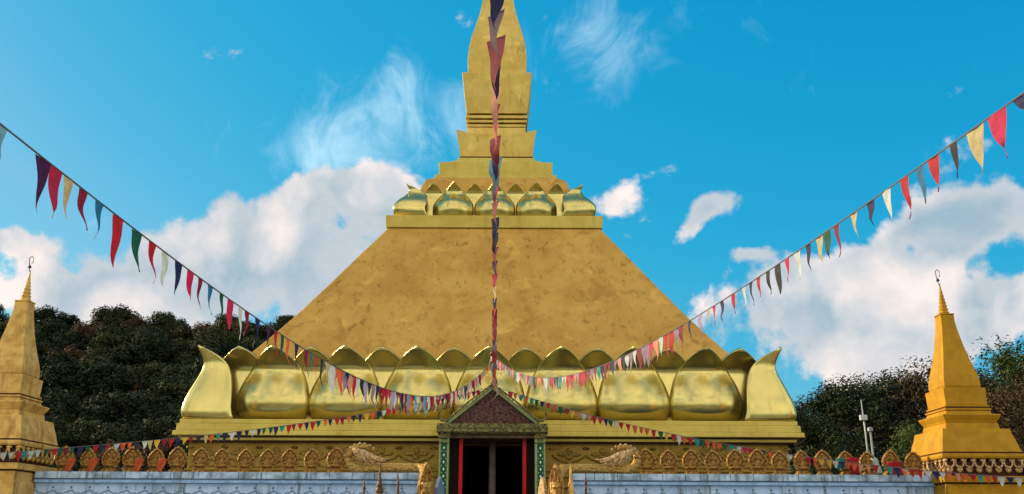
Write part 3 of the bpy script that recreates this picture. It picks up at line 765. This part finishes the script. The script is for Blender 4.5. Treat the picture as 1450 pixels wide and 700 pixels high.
bunting('pennants rising steeply from the gable to the upper right of the sky', (.112, 15.4, 4.609), (2.597, 3.5, 3.52), .665, 1.292, FR, (.675, .02), 'rwsqnkselwqmmnr', .110, (.095, .20), .05, wide=1.38)
bunting('low pennants running from the gable to the left corner stupa', (.082, 15.4, 4.094), (-6.83, 13.1, 2.776), .168, 1.274, [], (1.03, .03), 'rnwgmryodwtenr', .090, (.080, .15), 0, twist=.4, tmax=1.1)
bunting('low pennants running from the gable to the right corner stupa', (.106, 15.4, 4.106), (7.617, 13.1, 2.496), .276, 1.121, [], (1.03, .03), 'rowynsrgkwoer', .093, (.088, .15), 0, twist=.4, tmax=1.1)
FC = [(.93, 'm', .16, .40), (.90, 'm', .13, .36), (.87, 't', .06, .30), (.835, 'n', .10, .38), (.805, 'p', .13, .46), (.775, 'm', .14, .46), (.745, 'p', .08, .36), (.71, 's', .09, .38), (.68, 'm', .08, .38), (.65, 'o', .06, .30), (.625, 'm', .12, .42), (.605, 'n', .09, .38), (.585, 'b', .13, .36), (.56, 'n', .10, .38), (.53, 'k', .07, .28), (.49, 'm', .10, .34), (.45, 'n', .09, .32), (.41, 'd', .08, .30), (.37, 'm', .09, .30), (.33, 'p', .07, .26), (.29, 'k', .08, .28), (.25, 't', .07, .26), (.21, 'n', .07, .26), (.18, 'r', .08, .26)]
bunting('pennants running overhead straight from the gable towards the viewer', (.112, 15.4, 4.669), (.33, 3.2, 5.0), -.36, 1., FC, (.17, .01), 'rmnmpkdbr', .065, (.085, .26), .0, twist=1.0, base=.95, wide=1.3)
bm = bmesh.new()                                    # tassel of cloth strips knotted at the finial
t0 = empty('cloth_tassel', (.09, 15.36, 4.62)); tag(t0, 'knotted bundle of coloured cloth strips hanging at the gable tip', 'tassel')
bm.free()
for k in range(14):
    bm = bmesh.new(); flag_mesh(bm, .05, random.uniform(.25, .62), Vector((cos(k), sin(k), 0)), .05, 1.2, 2.5)
    o = obj('cloth_strip', bm, CLOTH['rmwbksqnwo'[k % 10]], t0, True, recalc=False); o.location = (random.uniform(-.05, .05), -.03 - random.uniform(0, .05), random.uniform(-.28, .08))
bm = bmesh.new()
for k in range(6): ball(bm, (random.uniform(-.03, .03), -.04, -.1 + k * .035), .035, 1, 1, .7, 8)
obj('knot', bm, CLOTH['r'], t0, True)


# coloured cloths caught on the finials ---------------------------------
def sash(x, z, W_, H_, c, lean, label):
    bm = bmesh.new(); n = 8; g = []
    for j in range(n + 1):
        v = j / n; g.append([bm.verts.new((lean * v * H_ + (k / 4 - .5) * W_ * (1 - .25 * v), -.02 * sin(v * 4 + k) - .006 * k % 2, -H_ * v - .01 * sin(k * 2.))) for k in range(5)])
    for j in range(n):
        for k in range(4): bm.faces.new((g[j][k], g[j][k + 1], g[j + 1][k + 1], g[j + 1][k]))
    o = obj('draped_cloth', bm, CLOTH[c], None, True, recalc=False); o.location = (x, YW - .03, z)
    md = o.modifiers.new('thickness', 'SOLIDIFY'); md.thickness = .004
    tag(o, label, 'cloth', 'cloths caught on the finials')


names = {'o': 'orange', 'r': 'red', 'k': 'pink', 'w': 'white', 'e': 'teal'}
def sp(x0, n): return
sash(RX[9] + .05, ZW + .25, .17, .24, 'r', .1, 'red cloth draped over a finial, leftmost of the cloths on the right wall')
sash(RX[10] + .04, ZW + .24, .10, .22, 'w', .25, 'white cloth hanging on a finial between two red cloths')
sash(RX[11], ZW + .19, .24, .18, 'r', 0, 'wide red cloth covering the lower half of a finial, near the yellow stupa')
sash(RX[8] + .19, ZW + .24, .12, .16, 'e', .0, 'teal cloth hanging in the gap between two right wall finials')
for i, (x, lb) in enumerate(((LX[1] + .17, 'second orange cloth from the left between the finials'), (LX[0] + .17, 'leftmost orange cloth between the finials'), (LX[3] + .17, 'third orange cloth from the left between the finials'), (LX[4] + .17, 'fourth orange cloth from the left between the finials'))):
    sash(x, ZW + .19, .13, .19, 'o', -.25, lb)

# ------------------------------------------------------------------ pole with box
t = empty('utility_pole', (11.82, 30, 0)); tag(t, 'thin white pole with a small box near its top, before the right trees', 'pole')
bm = bmesh.new(); tube(bm, [(0, 0, 0), (0, 0, 4.9), (-.03, 0, 6.0)], [.034, .026, .014], 8); obj('mast', bm, WHITE_METAL, t, True)
bm = bmesh.new(); box(bm, -.13, .09, -.08, .06, 5.33, 5.50); obj('box_unit', bm, WHITE_METAL, t, bevel=.01)
t = empty('slim_pole', (12.1, 30.3, 0)); tag(t, 'slim grey pole standing just right of the white pole', 'pole')
bm = bmesh.new(); tube(bm, [(0, 0, 0), (0, 0, 5.0)], .035, 8); obj('mast', bm, GREY_METAL, t, True)
bm = bmesh.new(); lathe(bm, [(.03, 5.0), (.09, 5.02), (.09, 5.12), (.03, 5.15)], n=8); obj('lamp_head', bm, GREY_METAL, t)

# ------------------------------------------------------------------ hillside and trees


def hillz(x, y):
    """height of the terrain left and behind"""
    if x < 8:
        r = max(0, (y - 44) / 42); k = max(0, min(1, (8 - x) / 20)); h = 17.6 * min(1, r) ** 1.1 * k * (1 + .012 * sin(x * .21))
        return h - max(0, x + 36) * .075 * min(1, r) + .4 * min(1, r)
    return 0


bm = bmesh.new(); g = {}; NX, NY = 60, 40
for i in range(NX + 1):
    for j in range(NY + 1):
        x = -140 + i * 150 / NX; y = 36 + j * 110 / NY; g[i, j] = bm.verts.new((x, y, hillz(x, y) - .35 + .5 * mnoise.noise(Vector((x * .1, y * .1, 0))) if 0 < i < NX and j > 0 else -.5))
for i in range(NX):
    for j in range(NY): bm.faces.new((g[i, j], g[i + 1, j], g[i + 1, j + 1], g[i, j + 1]))
tag(obj('hill', bm, HILL_M, smooth=True), kind='structure')


def tree_proto(kind, H, R, nclump, leaves, leaf, m, seed, airy=0.):
    rnd = random.Random(seed); t = empty(kind)
    bm = bmesh.new(); tips = []
    trunk = [(0, 0, -.6)]; x = y = 0
    for k in range(1, 6): x += rnd.uniform(-.12, .12) * H / 8; y += rnd.uniform(-.12, .12) * H / 8; trunk.append((x, y, H * .82 * k / 5))
    tube(bm, trunk, [.030 * H * (1 - .85 * k / 5) + .01 for k in range(6)], 8)
    cl = []
    for k in range(nclump):
        a = rnd.uniform(0, 2 * pi); v = rnd.random(); z = H * (.22 + .76 * v); prof = sin(pi * min(1, (v * .86 + .10))) ** .6
        rr_ = R * prof * sqrt(rnd.random()) * rnd.uniform(.8, 1.12); c = Vector((rr_ * cos(a), rr_ * sin(a), z)); cl.append((c, rnd.uniform(.5, 1.25) * R * .28))
        if k % 3 == 0:
            zb_ = max(H * .15, z - rr_ * .7 - .3); tt = min(.99, zb_ / (H * .82)) * 5; i = int(tt); f = tt - i
            b0 = Vector(trunk[i]).lerp(Vector(trunk[min(5, i + 1)]), f); mid = b0.lerp(c, .5) + Vector((0, 0, -.15)); tube(bm, [b0, mid, c], [.012 * H, .008 * H, .003 * H], 5)
    obj('trunk', bm, BARK, t, True)
    vs, fs = [], []
    for c, rad in cl:
        for _ in range(leaves):
            d = Vector((rnd.gauss(0, 1), rnd.gauss(0, 1), rnd.gauss(0, 1))).normalized(); p = c + d * rad * (rnd.random() ** .45) * Vector((1, 1, .75)).length / 1.6
            nn = (d + Vector((rnd.uniform(-.8, .8), rnd.uniform(-.8, .8), rnd.uniform(-.2, 1.)))).normalized()
            a1 = nn.orthogonal().normalized(); a1.rotate(Matrix.Rotation(rnd.uniform(0, 6.28), 3, nn)); a2 = nn.cross(a1); s = leaf * rnd.uniform(.5, 1.4)
            i0 = len(vs); vs += [p - a1 * s, p + a2 * s * .45, p + a1 * s, p - a2 * s * .45]; fs.append((i0, i0 + 1, i0 + 2, i0 + 3))
    me = bpy.data.meshes.new('crown'); me.from_pydata(vs, [], fs); me.materials.append(m)
    o = bpy.data.objects.new('crown', me); COL.objects.link(o); o.parent = t
    return t


hill_protos = [tree_proto('forest_tree', 7.5, 3.1, 66, 210, .16, LEAF_DARK, 1), tree_proto('forest_tree', 7.4, 2.9, 66, 210, .16, LEAF_DARK, 2),
               tree_proto('forest_tree', 6.5, 3.3, 64, 210, .16, LEAF_OLIVE, 3), tree_proto('forest_tree', 7., 2.8, 60, 210, .16, LEAF_RED, 4),
               tree_proto('forest_tree', 7.8, 3.0, 64, 210, .16, LEAF_OLIVE, 5)]
lab = {0: 'dark evergreen tree in the forest on the left hillside', 1: 'tall dark tree in the forest on the left hillside', 2: 'broad olive green tree in the forest on the left hillside',
       3: 'russet leaved tree in the forest on the left hillside', 4: 'olive green tree in the forest on the left hillside'}
used = set(); rnd = random.Random(11); spots = []
for row in range(15):
    y = 49 + row * 3.2
    half = y * .62 + 3; x = -half - 2
    while x < -y * .10 - 2:
        spots.append((x + rnd.uniform(-1, 1), y + rnd.uniform(-1.5, 1.5))); x += rnd.uniform(2.7, 3.5)
for x, y in spots:
    k = rnd.choices([0, 1, 2, 3, 4], [4, 3, 4, 2.2, 4])[0]; src = hill_protos[k]
    o = src if k not in used else copy_tree(src); used.add(k)
    o.location = (x, y, hillz(x, y) - .4); o.rotation_euler = (0, 0, rnd.uniform(0, 6.28)); s = rnd.uniform(.56, .70); o.scale = (s * 1.15, s * 1.15, s)
    tag(o, lab[k], 'tree', 'trees of the hillside forest, ' + ['dark', 'tall dark', 'broad olive', 'russet', 'olive'][k])

right_protos = {'A': tree_proto('broadleaf_tree', 9., 3.4, 110, 260, .085, LEAF_OLIVE, 21), 'B': tree_proto('broadleaf_tree', 9., 3.0, 100, 260, .085, LEAF_DARK, 22),
                'C': tree_proto('broadleaf_tree', 9., 3.2, 95, 250, .085, LEAF_RED, 23), 'D': tree_proto('broadleaf_tree', 9., 3.3, 100, 260, .085, LEAF_GREEN, 24)}
RT = [  # kind, x, y, height, label
    ('B', 16.2, 44, 8.9, 'dark tree rising just right of the big petals'), ('A', 13.2, 42, 7.6, 'olive tree partly hidden behind the right lotus corner'),
    ('B', 19.2, 46, 9.2, 'dark tree behind the white pole, left of the russet trees'), ('A', 17.2, 36, 6.3, 'low olive tree behind the white pole'),
    ('C', 21.0, 43, 9.7, 'russet brown tree left of the yellow stupa'), ('C', 18.6, 36.5, 7.4, 'smaller russet tree touching the left side of the yellow stupa'),
    ('D', 15.0, 34, 5.6, 'short green tree between the big stupa and the white pole'), ('B', 23.5, 46, 9.6, 'dark tree directly behind the yellow stupa'),
    ('D', 25.2, 44, 10.8, 'tall green tree right of the yellow stupa spire'), ('C', 22.2, 37, 8.5, 'russet tree low behind the right side of the yellow stupa'),
    ('A', 27.5, 47, 11.4, 'tall olive tree at the right edge of the view'), ('B', 24.2, 38, 8.0, 'dark tree below the tall green tree at the right edge'),
    ('B', 11.5, 50, 8.0, 'dark tree mostly hidden behind the big stupa'), ('A', 30.5, 44, 11, 'olive tree just beyond the right edge of view'),
    ('B', 21.8, 52, 10.6, 'farther dark tree behind the russet trees'), ('A', 17.8, 52, 9.4, 'farther olive tree behind the dark trees')]
used = set()
for k, x, y, h, lb in RT:
    src = right_protos[k]; o = src if k not in used else copy_tree(src); used.add(k)
    o.location = (x, y, 0); o.rotation_euler = (0, 0, random.uniform(0, 6.28)); s = h / 9. * .97; o.scale = (s * 1.05, s * 1.05, s); tag(o, lb, 'tree', 'trees right of the big stupa')
bm = bmesh.new()                                     # scrub filling the foot of the right trees
rnd = random.Random(5); vs, fs = [], []
for _ in range(26000):
    x = rnd.uniform(9, 32); y = rnd.uniform(37, 50); z = abs(rnd.gauss(0, 1.)) * 2.0; z = min(z, 5.2) + .1 * mnoise.noise(Vector((x, y, 0)))
    p = Vector((x, y, z)); n_ = Vector((rnd.gauss(0, 1), rnd.gauss(0, 1), rnd.gauss(.5, 1))).normalized(); a1 = n_.orthogonal().normalized(); a2 = n_.cross(a1); s = rnd.uniform(.1, .2)
    i0 = len(vs); vs += [p - a1 * s, p + a2 * s * .5, p + a1 * s, p - a2 * s * .5]; fs.append((i0, i0 + 1, i0 + 2, i0 + 3))
bm.free(); me = bpy.data.meshes.new('undergrowth'); me.from_pydata(vs, [], fs); me.materials.append(LEAF_DARK)
o = bpy.data.objects.new('undergrowth', me); COL.objects.link(o); tag(o, 'dark leafy undergrowth below the trees on the right', 'undergrowth', kind='stuff')
